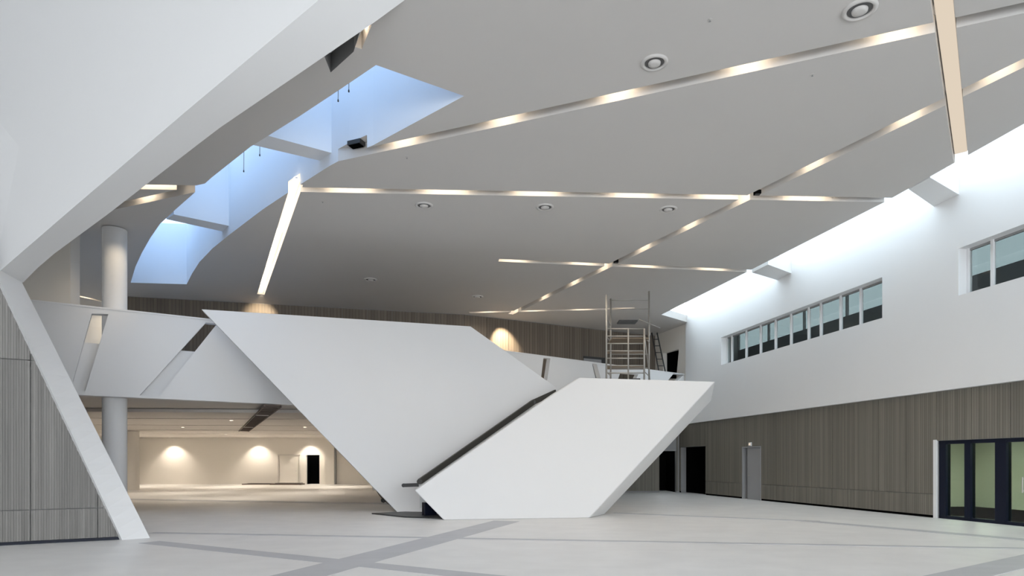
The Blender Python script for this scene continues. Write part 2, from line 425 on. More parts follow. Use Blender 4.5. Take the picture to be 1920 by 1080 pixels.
p = r3(rs(1407), DRZ + 0.10, 0.0)
o = thing('exit_lamp', 'tiny pale lamp fixed above the grey service door', 'lamp', p)
MB().box((0, 0, 0), (0.16, 0.08, 0.16), frame(RD)).build('housing', M['white'], o)
MB().box((RN.x * 0.045, RN.y * 0.045, 0), (0.12, 0.02, 0.10), frame(RD)).build('lens', M['strip'], o)

# ================================================================== LOWER END WALL, under the upper floor
END_Y = 34.9
def exx(u): return (u - 960) / FPX * END_Y
lw_end = struct(holed_wall('wall_end', rect(-3.0, 9.4, 0, SOF), [rect(exx(1236), exx(1268), -0.01, 2.25)],
                           lambda s, z: Vector((s, END_Y, z)), (0, 0.3, 0), M['grey']))
for a, b in split(2.0, exx(1236)) + split(exx(1268), 9.05):
    timber_panel(b - a, SOF - 0.08, M['timber'], (a, END_Y - 0.025, 0.07), 0, lw_end)
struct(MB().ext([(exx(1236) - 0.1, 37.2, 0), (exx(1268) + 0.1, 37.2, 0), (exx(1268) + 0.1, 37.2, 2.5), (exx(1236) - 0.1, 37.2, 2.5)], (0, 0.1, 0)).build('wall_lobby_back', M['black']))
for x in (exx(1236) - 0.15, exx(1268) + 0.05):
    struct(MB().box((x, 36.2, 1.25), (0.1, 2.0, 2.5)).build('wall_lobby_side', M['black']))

# ================================================================== UPPER FLOOR: slab, parapet, back walls
PB0, PB1, PB2 = Vector((-19.5, 27.1 + 0.616 * -19.3)), Vector((-0.2, 27.1)), Vector((9.32, 34.25))
slab = struct(MB().ext([(PB0.x, PB0.y + 0.3, SOF + 0.02), (PB1.x - 0.1, PB1.y + 0.3, SOF + 0.02), (9.0, 34.3, SOF + 0.02), (9.0, 48.8, SOF + 0.02), (-31, 48.8, SOF + 0.02), (-31, 16.3, SOF + 0.02)],
              (0, 0, UF - SOF - 0.02)).build('upper_floor_slab', M['white']))
def parapet(name, A, B, holes_px, m):
    d = (B - A).normalized(); n = Vector((-d.y, d.x)); L = (B - A).length
    def sz(u, v):
        p, t = on_line(u, A, d); return (t, EYE + (HOR - v) / FPX * p.y)
    hs = [[sz(*q) for q in h] for h in holes_px]
    return struct(holed_wall(name, rect(0, L, SOF - 0.02, 6.32), hs, lambda s, z: Vector((A.x + d.x * s, A.y + d.y * s, z)), (n.x * 0.26, n.y * 0.26, 0), m))
par_l = parapet('wall_balcony', PB0, PB1, [
    [(172, 588), (203, 589), (160, 733), (131, 733)],
    [(386, 605), (407, 607), (300, 741), (262, 741)]], M['white'])
par_r = parapet('wall_balcony_end', PB1, PB2, [
    [(1019, 671), (1032, 672), (1026, 713), (1014, 713)],
    [(1110, 682), (1119, 683), (1127, 712), (1117, 712)],
    [(1163, 699), (1197, 702), (1190, 716), (1157, 716)],
    [(1264, 699), (1283, 702), (1262, 722), (1246, 722)]], M['white'])
# thin coping line along the parapet
for A, B in ((PB0, PB1), (PB1, PB2)):
    d = (B - A).normalized(); n = Vector((-d.y, d.x))
    struct(MB().ext([(A.x - n.x * .015, A.y - n.y * .015, 6.3), (B.x - n.x * .015, B.y - n.y * .015, 6.3), (B.x + n.x * .28, B.y + n.y * .28, 6.3), (A.x + n.x * .28, A.y + n.y * .28, 6.3)], (0, 0, 0.05)).build('trim_2', M['white']))
# timber walls at the back of the upper floor
BW = [Vector(p) for p in ((-31, 33), (-18.6, 30.6), (-17.2, 28.4), (-2.4, 31.9), (5.3, 35.75), (8.3, 37.2))]
for i, (A, B) in enumerate(zip(BW[:-1], BW[1:])):
    d = (B - A).normalized(); n = Vector((-d.y, d.x)); L = (B - A).length
    side = ('far_left', 'left', 'back_left', 'back', 'back_right')[i]
    w = struct(MB().ext([(A.x, A.y, UF), (B.x, B.y, UF), (B.x + n.x * .2, B.y + n.y * .2, UF), (A.x + n.x * .2, A.y + n.y * .2, UF)], (0, 0, CZ - UF)).build('wall_' + side, M['grey'] if i > 1 else M['white']))
    if i >= 2:
        for a, b in split(0, L, 1.2):
            q = A + d * a - n * 0.022
            timber_panel(b - a, CZ - UF - 0.02, M['timber_dark'], (q.x, q.y, UF), math.atan2(d.y, d.x), w)
# a low door opening in the back timber wall (white leaf, dark head)
A, B = BW[3], BW[4]; d = (B - A).normalized(); n = Vector((d.y, -d.x))
q0, t0 = on_line(1093, A, d); q1, t1 = on_line(1133, A, d)
def bw3(t, z, out): q = A + d * t + n * out; return Vector((q.x, q.y, z))
dd = struct(MB().ext([bw3(t0, UF, 0.05), bw3(t1 - 0.25, UF, 0.05), bw3(t1 - 0.25, UF, 0.09), bw3(t0, UF, 0.09)], (0, 0, 2.05)).build('door_3', M['door']))
MB().ext([bw3(t0, UF + 2.05, 0.05), bw3(t1, UF + 2.05, 0.05), bw3(t1, UF + 2.05, 0.1), bw3(t0, UF + 2.05, 0.1)], (0, 0, 0.12)).build('door_head', M['dark'], dd)
MB().ext([bw3(t1 - 0.22, UF, 0.05), bw3(t1, UF, 0.05), bw3(t1, UF, 0.1), bw3(t1 - 0.22, UF, 0.1)], (0, 0, 2.05)).build('door_jamb', M['dark'], dd)
# pale wall closing the upper floor against the right wall, with a dark opening
A, B = Vector((8.3, 37.2)), Vector((9.33, 33.75)); d = (B - A).normalized(); Ln = (B - A).length
def sz(u, v):
    p, t = on_line(u, A, d); return (t, EYE + (HOR - v) / FPX * p.y)
h = [sz(1243, 662), sz(1273, 654), sz(1268, 710), sz(1243, 710)]
struct(holed_wall('wall_upper_end', rect(0, Ln, UF, CZ), [[(a, max(b, UF - 0.0)) for a, b in h]], lambda s, z: Vector((A.x + d.x * s, A.y + d.y * s, z)), (0.25, 0.07, 0), M['warm']))
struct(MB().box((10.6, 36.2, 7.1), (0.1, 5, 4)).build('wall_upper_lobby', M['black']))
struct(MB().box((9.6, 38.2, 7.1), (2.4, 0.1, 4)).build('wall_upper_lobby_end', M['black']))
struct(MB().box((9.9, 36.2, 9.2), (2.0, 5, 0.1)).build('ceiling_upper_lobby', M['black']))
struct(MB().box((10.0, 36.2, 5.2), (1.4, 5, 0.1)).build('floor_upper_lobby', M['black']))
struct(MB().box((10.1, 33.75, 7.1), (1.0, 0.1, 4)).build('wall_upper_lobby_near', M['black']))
# pale partition at the left, behind the parapet
pc, _ = on_line(132, Vector((-13.9, 20.3)), Vector((1, 0)))
struct(MB().ext([(pc.x, 20.3, UF), (pc.x, 20.75, UF), (-24, 17.6, UF), (-24, 17.2, UF)], (0, 0, CZ - UF)).build('wall_partition', M['warm']))

# ================================================================== CEILING with light slots and skylight band
def cz(u, v): return at_z(u, v, CZ).to_2d()
WA, WDIR = Vector((-10.04, 12.55)), Vector((0.936, -0.351)).normalized()        # plan line of the big white left wall
WN = Vector((-WDIR.y, WDIR.x))                                                  # away from the camera
def wl(x, off=0.0): t = (x - WA.x - WN.x * off) / WDIR.x; return WA + WN * off + WDIR * t
outline = [wl(13.2, 0.2), cz(1920, 232), cz(1660, 378), cz(1400, 510), cz(1240, 590), Vector((9.33, 33.75)), Vector((9.33, 41)), Vector((-31, 41)), wl(-31, 0.2)]
sky = [cz(*p) for p in ((705, 122), (870, 180), (700, 272), (655, 291), (618, 311), (555, 351), (492, 393), (430, 440), (398, 466), (374, 491), (360, 513), (350, 533),
                        (245, 530), (254, 500), (266, 474), (282, 446), (300, 420), (330, 392), (398, 332), (470, 275), (560, 219), (640, 166))]
hatch = [cz(*p) for p in ((606, 100), (676, 55), (663, 97), (620, 136))]
def slot_poly(p, q, w=0.30):
    p, q = Vector(p), Vector(q); d = (q - p).normalized(); n = Vector((-d.y, d.x)) * w / 2
    return [p - n, q - n, q + n, p + n]
SLOTS = {
    's1': (cz(180, 395), cz(2010, -5)), 's2': (cz(245, 350), cz(1668, 375)), 's3': (cz(1985, 86), cz(957, 589)),
    's4': (cz(935, 488), cz(1408, 508)), 's5': (cz(880, 586), cz(1190, 578)), 's6': (cz(557, 345), cz(489, 552)),
    's7': (at_z(1758, -70, CZ).to_2d(), cz(1802, 302)), 's9': (cz(120, 549), cz(197, 566)), 's10': (cz(690, 45), cz(672, 90)),
}
slot_w = {'s10': 0.12, 's5': 0.26, 's9': 0.22}
slots = {k: slot_poly(*v, slot_w.get(k, 0.30)) for k, v in SLOTS.items()}
SD, HD = 0.30, 0.75
vs, fs = cdt([outline, sky, hatch] + list(slots.values()))
cls = []
for f in fs:
    c = sum((vs[i] for i in f), Vector((0, 0))) / len(f)
    if not inside(c, outline): k = None
    elif inside(c, sky): k = 'sky'
    elif inside(c, hatch): k = 'hatch'
    elif any(inside(c, s) for s in slots.values()): k = 'slot'
    else: k = 'ceil'
    cls.append(k)
ZC = {'ceil': CZ, 'slot': CZ + SD, 'hatch': CZ + HD, 'sky': 11.5, None: CZ + 0.36}
edge = {}
for fi, f in enumerate(fs):
    for i in range(len(f)):
        edge.setdefault(frozenset((f[i], f[(i + 1) % len(f)])), []).append(fi)
cm, wm_, sm, hm = MB(), MB(), MB(), MB()
for f, k in zip(fs, cls):
    if k in ('ceil', 'slot', 'hatch'):
        mb = {'ceil': cm, 'slot': sm, 'hatch': hm}[k]
        mb.add([(vs[i].x, vs[i].y, ZC[k]) for i in f], [list(range(len(f)))])
for e, ff in edge.items():
    ks = [cls[i] for i in ff] + ([None] if len(ff) == 1 else [])
    a, b = ks[0], ks[1]
    if a == b: continue
    if 'sky' in ks and None in ks: continue
    i, j = tuple(e); z0, z1 = sorted((ZC[a], ZC[b]))
    mb = wm_ if 'sky' in ks else hm if 'hatch' in ks else cm if None in ks else sm
    mb.add([(vs[i].x, vs[i].y, z0), (vs[j].x, vs[j].y, z0), (vs[j].x, vs[j].y, z1), (vs[i].x, vs[i].y, z1)], [(0, 1, 2, 3)])
def finish(mb, name, m, parent=None):
    o = mb.build(name, m, parent)
    bm = bmesh.new(); bm.from_mesh(o.data); bmesh.ops.remove_doubles(bm, verts=bm.verts, dist=1e-4); bm.to_mesh(o.data); bm.free()
    return o
ceiling = struct(finish(cm, 'ceiling', M['ceil']))
finish(sm, 'light_slot', M['ceil'], ceiling)
finish(hm, 'access_hatch', M['grey'], ceiling)
finish(wm_, 'skylight_shaft', M['well'], ceiling)
# opaque roof deck above the ceiling, leaving the skylight band open
vs2, fs2 = cdt([outline, sky])
rd = MB()
for f in fs2:
    c = sum((vs2[i] for i in f), Vector((0, 0))) / len(f)
    if inside(c, outline) and not inside(c, sky): rd.add([(vs2[i].x, vs2[i].y, CZ + 0.36) for i in f], [list(range(len(f)))])
struct(finish(rd, 'roof_deck', M['grey']))
# skylight cross beams and rooflight panes
def beam(name, px4, z0, z1, m, parent):
    return MB().ext([at_z(u, v, z0) for u, v in px4], (0, 0, z1 - z0)).build(name, m, parent)
beam('skylight_beam', [(497, 253), (634, 290), (620, 306), (462, 269)], CZ + 0.3, 11.45, M['well'], ceiling)
beam('skylight_beam', [(326, 402), (432, 424), (426, 436), (312, 411)], CZ + 0.3, 11.45, M['well'], ceiling)
gm = MB(); vsk, fsk = cdt([sky])
for f in fsk:
    c = sum((vsk[i] for i in f), Vector((0, 0))) / len(f)
    if inside(c, sky): gm.add([(vsk[i].x, vsk[i].y, 11.5) for i in f], [list(range(len(f)))])
struct(finish(gm, 'window_3', M['glass_sky_tint']))
for a, b in (((705, 122), (618, 311)), ((470, 275), (430, 440)), ((300, 420), (350, 533))):
    pa, pb = cz(*a), cz(*b); c = (pa + pb) / 2
    portal((c.x, c.y, 11.45), (0, 0, math.atan2(-7, 5)), 6, 3.0)
# black box in the slot's open end, painted shade for its dark inside
_p1, _ = on_line(668, SLOTS['s1'][0], SLOTS['s1'][1] - SLOTS['s1'][0])
o = thing('slot_end_shade', 'small black box painting the dark inside of the open slot end', 'shade patch', (_p1.x, _p1.y, CZ + 0.24))
dxy = frame(SLOTS['s1'][1] - SLOTS['s1'][0])
MB().box((0, 0, 0), (0.36, 0.22, 0.10), dxy).build('shade_box', M['dark'], o)
MB().box((0, 0, -0.055), (0.30, 0.18, 0.02), dxy).build('shade_face', M['black'], o)
# thin cables hanging in the skylight
for (u, v, vb), lab in zip(((634, 168, 190), (654, 158, 172), (457, 290, 322), (487, 272, 292)),
                      ('longer thin cable hanging in the nearest skylight bay', 'shorter thin cable hanging in the nearest skylight bay',
                       'longer thin cable hanging in the middle skylight bay', 'shorter thin cable hanging in the middle skylight bay')):
    pt = at_z(u, v + 28, CZ); Y = pt.y
    zt = 11.4; zb = EYE + (HOR - vb) / FPX * Y
    o = thing('hanging_cable', lab, 'cable', (pt.x, Y, zb), 'cables hanging in the skylight')
    MB().tube((0, 0, 0.03), (0.02, 0, zt - zb), 0.008, 6).build('wire', M['grey'], o)
    MB().lathe((0, 0, 0), [(0.0, -0.02), (0.018, 0), (0.012, 0.04), (0.0, 0.05)], 8).build('wire_end', M['dark'], o)

# ------------------------------------------------------------------ lamps in the slots
def slot_lamp(name, label, group, p, d, length, m=None, off=-0.08, z=CZ + SD - 0.07, rad=0.022):
    """tube lamp lying in a slot: housing + tube; off < 0 is the camera side"""
    d = Vector((d.x, d.y)).normalized(); n = Vector((-d.y, d.x))
    if n.y < 0: n = -n
    c = Vector((p.x + n.x * off, p.y + n.y * off))
    o = thing(name, label, 'lamp', (c.x, c.y, z), group)
    ax = frame((d.x, d.y))
    MB().box((0, 0, 0.045), (length + 0.02, 0.07, 0.04), ax).build('housing', M['white'], o)
    MB().tube(ax[0] * (-length / 2), ax[0] * (length / 2), rad).build('lamp_tube', m or M['lamp'], o)
    if m is None:
        l = bpy.data.lights.new('slot_light', 'SPOT'); l.energy = 28; l.color = (1, 0.91, 0.80); l.spot_size = 2.5; l.spot_blend = 1.0; l.shadow_soft_size = 0.12
        lo = bpy.data.objects.new('slot_light', l); COL.objects.link(lo); lo.parent = o; lo.location = (-n.x * off, -n.y * off, CZ - 0.03 - z)
    return o
def along(k, us):
    a, b = SLOTS[k]; d = (b - a)
    for u in us:
        p, t = on_line(u, a, d); yield p, d
ordn = ['first', 'second', 'third', 'fourth', 'fifth', 'sixth', 'seventh', 'eighth', 'ninth', 'tenth', 'eleventh']
for i, (p, d) in enumerate(along('s1', (270, 752, 942, 1157, 1402, 1682))):
    slot_lamp('slot_lamp', ordn[i] + ' warm lamp from the left in the long slot beside the nearest skylight', 'lamps in the near diagonal slot', p, d, 0.6)
for i, (p, d) in enumerate(along('s3', (1868, 1695, 1518, 1390, 1288, 1202, 1127, 1072, 1016, 963))):
    slot_lamp('slot_lamp', ordn[i] + ' warm lamp from the right in the slot running away to the timber wall', 'lamps in the receding diagonal slot', p, d, 0.5)
for i, (p, d) in enumerate(along('s2', (290, 655, 835, 1008, 1190, 1350, 1515))):
    slot_lamp('slot_lamp', ordn[i] + ' warm lamp from the left in the straight slot across the hall', 'lamps in the straight cross slot', p, d, 1.15)
for i, (p, d) in enumerate(along('s4', (965, 1095, 1208, 1338))):
    slot_lamp('slot_lamp', ordn[i] + ' warm lamp from the left in the short middle ceiling slot', 'lamps in the short middle slot', p, d, 0.9)
for i, (p, d) in enumerate(along('s5', (915, 1000, 1090, 1165))):
    slot_lamp('slot_lamp', ordn[i] + ' warm lamp from the left in the rearmost slot by the timber wall', 'lamps in the rearmost slot', p, d, 0.8)
for p, d in along('s9', (150,)):
    slot_lamp('slot_lamp', 'warm lamp in the slot beside the far left white column', 'lamp', p, d, 1.2, off=-0.04)
for p, d in along('s10', (683,)):
    slot_lamp('slot_lamp', 'short lamp in the narrow slot beside the dark ceiling hatch', 'lamp', p, d, 0.24, off=0.0)
a, b = SLOTS['s6']; d = (b - a); n6 = 9
for i in range(n6):
    p = a + d * ((i + 0.5) / n6)
    slot_lamp('cover_lamp', ordn[i] + ' wrapped lamp from the skylight in the bright left slot', 'wrapped lamps in the bright left slot', p, d, d.length / n6 - 0.04, M['lamp_soft'], off=random.uniform(-0.03, 0.03), z=CZ + 0.14 + random.uniform(-0.02, 0.02), rad=0.085)
a, b = SLOTS['s7']; d = (b - a); n7 = 4
for i in range(n7):
    p = a + d * ((i + 0.5) / n7); ax = frame((d.x, d.y)); Ls = d.length / n7 - 0.004
    o = thing('strip_lamp', ordn[i] + ' cream strip lamp from the top in the steep slot at upper right', 'lamp', (p.x, p.y, CZ + 0.2), 'strip lamps in the steep right slot')
    MB().box((0, 0, 0.05), (Ls, 0.27, 0.06), ax).build('housing', M['ceil'], o)
    MB().box((0, 0, 0.01), (Ls, 0.25, 0.02), ax).build('diffuser', M['strip'], o)
def washer(u, v, label, aim_px, aim_Y, power):
    p = at_z(u, v, CZ + 0.1)
    o = thing('wall_washer', label, 'lamp', p)
    MB().lathe((0, 0, 0), [(0.0, 0.12), (0.06, 0.12), (0.065, 0.0), (0.05, 0.0), (0.045, 0.06), (0.0, 0.06)], 16).build('housing', M['dark'], o)
    l = bpy.data.lights.new('washer_light', 'SPOT'); l.energy = power; l.color = (1, 0.82, 0.58); l.spot_size = 1.0; l.spot_blend = 0.8; l.shadow_soft_size = 0.05
    lo = bpy.data.objects.new('washer_light', l); COL.objects.link(lo); lo.parent = o
    t = at_Y(*aim_px, aim_Y) - p
    lo.rotation_euler = t.to_track_quat('-Z', 'Y').to_euler(); lo.location = (0, 0, -0.12)
washer(490, 548, 'dark spot lamp at the far end of the bright left slot', (488, 600), 30.0, 330)
washer(948, 584, 'dark spot lamp at the far end of the receding slot', (943, 650), 33.0, 900)
washer(262, 392, 'added spot lamp warming the upper white column', (215, 520), 20.0, 75)  # extra lamp added to throw warm light on the column
washer(186, 560, 'dark spot lamp at the end of the slot by the left column', (180, 590), 30.0, 80)

# ------------------------------------------------------------------ ceiling diffusers
def diffuser(u, v, r, label, group):
    p = at_z(u, v, CZ)
    o = thing('air_diffuser', label, 'air diffuser', p, group)
    MB().lathe((0, 0, 0), [(r, 0.0), (r * 0.98, -0.02), (r * 0.8, -0.035), (r * 0.72, -0.015), (r * 0.72, 0.0)], 36).build('outer_ring', M['ceil'], o, True)
    MB().lathe((0, 0, 0), [(r * 0.70, -0.004), (r * 0.45, -0.006), (r * 0.40, -0.004)], 36).build('throat', M['throat'], o)
    MB().lathe((0, 0, 0), [(r * 0.46, -0.012), (r * 0.44, -0.04), (r * 0.2, -0.05), (0.001, -0.05)], 36).build('centre_cone', M['ceil'], o, True)
diffuser(1612, 18, 0.27, 'largest round ceiling diffuser at the top edge', 'round ceiling diffusers')
diffuser(1227, 117, 0.25, 'round ceiling diffuser above the near lamp slot, middle of ceiling', 'round ceiling diffusers')
diffuser(795, 385, 0.26, 'round ceiling diffuser below the cross slot, leftmost of three', 'round ceiling diffusers')
diffuser(1022, 388, 0.26, 'round ceiling diffuser below the cross slot, middle of three', 'round ceiling diffusers')
diffuser(1253, 392, 0.26, 'round ceiling diffuser below the cross slot, rightmost of three', 'round ceiling diffusers')
diffuser(695, 524, 0.26, 'small far diffuser right of the bright left slot', 'round ceiling diffusers')
diffuser(895, 556, 0.26, 'farthest round diffuser above the big white wall', 'round ceiling diffusers')
for (u, v), lab in zip(((1331, 37), (1523, 140), (763, 295), (605, 378)),
                       ('tiny sprinkler head between the two largest diffusers', 'tiny sprinkler head below the near lamp slot at right',
                        'tiny sprinkler head just under the end of the near lamp slot', 'tiny sprinkler head beside the left end of the cross slot')):
    p = at_z(u, v, CZ)
    o = thing('sprinkler_head', lab, 'sprinkler', p, 'sprinkler heads')
    MB().lathe((0, 0, 0), [(0.04, 0.0), (0.04, -0.006), (0.0, -0.008)], 14).build('rosette', M['ceil'], o)
    MB().tube((0, 0, -0.005), (0, 0, -0.03), 0.008).lathe((0, 0, -0.03), [(0.0, 0), (0.02, 0), (0.0, -0.004)], 12).build('nozzle', M['grey'], o)
for u, v in ((1420, 361), (1155, 490)):
    p = at_z(u, v, CZ + 0.02)
    o = thing('slot_junction_box', 'small black box where the slots cross, %s' % ('nearer of two' if v < 400 else 'farther of two'), 'junction box', p, 'slot junction boxes')
    MB().box((0, 0, 0), (0.16, 0.16, 0.1)).build('box_body', M['black'], o)
    MB().box((0, 0, -0.055), (0.12, 0.12, 0.01)).build('box_lid', M['dark'], o)

# beams across the rooflight gap on the right
def gap_beam(px, lab):
    pts = [at_z(u, v, CZ) for u, v in px]
    struct(MB().ext(pts, (0, 0, 0.5)).build('trim_3', M['white']))
gap_beam([(1704, 355), (1744, 333), (1800, 366), (1752, 388)], '')
gap_beam([(1410, 511), (1440, 496), (1496, 517), (1470, 529)], '')
# white end of the steep slot where it meets the gap
# rooflight over the gap (clear panes between slim bars)
rl0, rl1 = 0.0, 36.0
rlw = struct(MB().ext([r3(rl0, 10.8, 0.12), r3(rl1, 10.8, 0.12), r3(rl1, 10.8, 0.2), r3(rl0, 10.8, 0.2)], (0, 0, 0.1)).build('window_4', M['white']))
for i in range(12):
    s0 = rl0 + 3.0 * i
    MB().ext([r3(s0 + 0.04, 10.8, 0.15), r3(s0 + 2.96, 10.8, 0.15), r3(s0 + 2.96, 9.5, 2.3), r3(s0 + 0.04, 9.5, 2.3)], (0, 0, 0.02)).build('pane', M['glass_roof'], rlw)
    MB().ext([r3(s0 - 0.04, 10.8, 0.15), r3(s0 + 0.04, 10.8, 0.15), r3(s0 + 0.04, 9.5, 2.3), r3(s0 - 0.04, 9.5, 2.3)], (0, 0, 0.06)).build('glazing_bar', M['white'], rlw)
pa, pb = r3(16.5, 10.9, 0.0), r3(16.5, 9.5, 2.5)
pz = (r3(0, 0, 0) - r3(1, 0, 0)).cross(pb - pa).normalized()
if pz.z < 0: pz = -pz
px_ = Vector((RD.x, RD.y, 0)); py_ = pz.cross(px_)
pm_ = Matrix((px_, py_, pz)).transposed()
portal((pa + pb) / 2 + pz * 0.12, pm_.to_euler(), 36, 2.9)

# ================================================================== THE BIG WHITE LEFT WALL, its reveal, fin and slatted wall
def wp(u, v, off=0.0):
    P = WA + WN * off; return on_plane(u, v, (P.x, P.y), (WDIR.x, WDIR.y))
def wsz(u, v, off=0.0):
    p = wp(u, v, off); return p
TOP = 13.4
L1 = [(-420, 858), (0, 508), (126, 399), (352, 206), (600, -2)]
L2 = [(-420, 872), (0, 536), (42, 531), (85, 488), (207, 398), (407, 243), (700, 43), (762, -2)]
front = [wp(*q) for q in L1]; back = [wp(*q, 0.75) for q in L2]
def extend(a, b, z):
    t = (z - a.z) / (b.z - a.z); return a + (b - a) * t
f9, b9 = extend(front[-2], front[-1], CZ + 0.25), extend(back[-2], back[-1], CZ + 0.25)
front.append(f9); back.append(b9)
def right_end(p): q = wl(13.4, 0.75 if p is b9 else 0.0); return Vector((q.x, q.y, CZ + 0.25))
front.append(right_end(f9)); back.append(right_end(b9))
fs_, vv = [], []
topf = [Vector((p.x, p.y, TOP)) for p in front]
mb = MB()
for i in range(len(front) - 1):
    mb.add([front[i], front[i + 1], topf[i + 1], topf[i]], [(0, 1, 2, 3)])
# reveal (underside): strips between matching points of the two edges
def resample(pts, ts):
    L = [0]
    for a, b in zip(pts[:-1], pts[1:]): L.append(L[-1] + (b - a).length)
    out = []
    for t in ts:
        x = t * L[-1]
        for i in range(len(pts) - 1):
            if x <= L[i + 1] + 1e-9:
                out.append(pts[i].lerp(pts[i + 1], (x - L[i]) / max(1e-9, L[i + 1] - L[i]))); break
    return out
ts = [k / 40 for k in range(41)]
fi, bi = resample(front[:-1], ts), resample(back[:-1], ts)
fi += [front[-1]]; bi += [back[-1]]
rv = new_obj('wall_left_reveal', fi + bi, [(k, k + 1, k + 1 + len(fi), k + len(fi)) for k in range(len(fi) - 1)], M['white'], None, True)
struct(rv)
tb = [Vector((p.x, p.y, TOP)) for p in back]
for i in range(len(back) - 1):
    mb.add([back[i], back[i + 1], tb[i + 1], tb[i]], [(0, 1, 2, 3)])
wl_o = finish(mb, 'wall_left_upper', M['white']); struct(wl_o)
# bulkhead at the left edge
q1, q2, q4 = wp(36, 275), wp(-60, 760), wp(-330, -180)
q3 = wp(-330, 236); q3 = Vector((0, 0, EYE)) + (q3 - Vector((0, 0, EYE))) * (1 - 1.3 / (q3 - Vector((0, 0, EYE))).length)
bk = MB().add([q1, q2, q3, q4], [(0, 1, 2), (0, 2, 3), (1, 3, 2), (0, 3, 1)])
struct(bk.build('wall_left_bulkhead', M['white']))
# slatted timber wall: plan line from the foot of the fin to the left
TP, TD = Vector((-8.12, 13.36)), Vector((-1.85, -1.06)).normalized()
TN = Vector((-TD.y, TD.x))
if TN.y > 0: TN = -TN                   # towards the camera
def t3(s, z, out=0.0): q = TP + TD * s + TN * out; return Vector((q.x, q.y, z))
tw = struct(MB().ext([t3(0.0, 0, -0.10), t3(11, 0, -0.10), t3(11, 6.2, -0.10), t3(2.55, 5.7, -0.10)], (-TN.x * 0.25, -TN.y * 0.25, 0)).build('wall_left', M['grey']))
TROT = math.atan2(-TD.y, -TD.x)
sA, sB = on_line(183, TP, TD)[1], on_line(57, TP, TD)[1]
wpan = sB - sA
cuts = [-0.2, sA] + [sA + wpan * i for i in range(1, 8)]
_q, _s = on_line(-2, TP + TN * 0.09, TD); ft0 = Vector((_q.x, _q.y, EYE + (HOR - 526) / FPX * _q.y))
def fin_x(z): return -0.03 + (_s + 0.01) * z / ft0.z      # s of the fin's left edge (panels end just behind it)
for a, b in zip(cuts[:-1], cuts[1:]):
    for z0, z1 in ((0.06, 0.675), (0.675, 3.62), (3.62, 6.2)):
        # ribbed panel clipped by the slope of the fin
        bm = bmesh.new(); pitch = (b - a) / max(1, round((b - a) / 0.085)); g = 0.007
        x = a + g
        prof = []
        n = max(1, round((b - a - 2 * g) / 0.085)); pw = (b - a - 2 * g) / n
        for i in range(n):
            x0 = a + g + i * pw
            prof += [(x0, -0.018), (x0 + 0.12 * pw, -0.018), (x0 + 0.12 * pw, -0.005), (x0 + 0.88 * pw, -0.005), (x0 + 0.88 * pw, -0.018)]
        prof.append((b - g, -0.018))
        lo = [bm.verts.new(t3(s, z0 + g, o_)) for s, o_ in prof]; hi = [bm.verts.new(t3(s, z1 - g, o_)) for s, o_ in prof]
        for i in range(len(prof) - 1): bm.faces.new((lo[i], lo[i + 1], hi[i + 1], hi[i]))
        P0, P1 = t3(fin_x(0), 0), t3(fin_x(5.0), 5.0)
        nrm = (P1 - P0).cross(Vector((TN.x, TN.y, 0)))
        if nrm.dot(t3(-5, 0) - P0) < 0: nrm = -nrm
        bmesh.ops.bisect_plane(bm, geom=bm.verts[:] + bm.edges[:] + bm.faces[:], plane_co=P0, plane_no=nrm, clear_outer=True)
        if len(bm.faces) == 0: bm.free(); continue
        me = bpy.data.meshes.new('timber_panel'); bm.to_mesh(me); bm.free(); me.materials.append(M['timber_left_daylit'])
        o = bpy.data.objects.new('timber_panel', me); COL.objects.link(o); o.parent = tw
struct(MB().ext([t3(0, 0, -0.05), t3(11, 0, -0.05), t3(11, 0, -0.03), t3(0, 0, -0.03)], (0, 0, 0.06)).build('baseboard_left', M['navy']))
# sloping white fin
f0, f1 = fl(229, 1012.5), fl(281, 1008.5)
g0, g1 = on_plane(0, 528, (f0.x, f0.y), tuple(-TD)), None
ft1 = wp(42, 531, 0.72)
dirL = (ft0 - f0); 
fin = MB()
lo_ = [f0, f1, f1 + Vector((-0.35, 0.25, 0)), f0 + Vector((-0.35, 0.25, 0))]
e0 = ft0 + dirL * 0.06; e1 = ft1 + (ft1 - f1) * 0.02
hi_ = [e0, e1, e1 + Vector((-0.35, 0.25, 0)), e0 + Vector((-0.35, 0.25, 0))]
NF = 24
rings = [[a.lerp(b, k / NF) for a, b in zip(lo_, hi_)] for k in range(NF + 1)]
for k in range(NF):
    A_, B_ = rings[k], rings[k + 1]
    fin.add(A_ + B_, [(0, 1, 5, 4), (1, 2, 6, 5), (2, 3, 7, 6), (3, 0, 4, 7)])
fin.add(lo_, [(0, 1, 2, 3)]); fin.add(hi_, [(3, 2, 1, 0)])
struct(finish(fin, 'wall_left_fin', M['white']))

# ================================================================== ENVELOPE on the camera side and around the far rooms
rp = [wl(-17.5, 0.2), wl(13.4, 0.2), Vector((18.6, 0.0)), Vector((18.6, -12.2)), Vector((-17.5, -12.2))]
struct(MB().ext([(p.x, p.y, TOP - 0.02) for p in rp], (0, 0, 0.3)).build('ceiling_entrance', M['white']))
struct(MB().box((-17.6, 1.5, 6.7), (0.2, 27.5, 13.4)).build('wall_entrance_left', M['white']))
struct(MB().ext([r3(30, 11.1, wfront), r3(R_END, 11.1, wfront), r3(R_END, TOP, wfront), r3(30, TOP, wfront)], (0.3, 0.05, 0)).build('wall_entrance_right', M['white']))
struct(MB().box((0.5, -12.3, 10.1), (36.4, 0.2, 6.6)).build('wall_daylight_mask_high', M['white']))  # unseen wall added to cut daylight above the open front
struct(MB().box((-12.5, -12.3, 3.4), (10.0, 0.2, 6.8)).build('wall_daylight_mask_low', M['white']))  # unseen wall added to block daylight at the front's left part
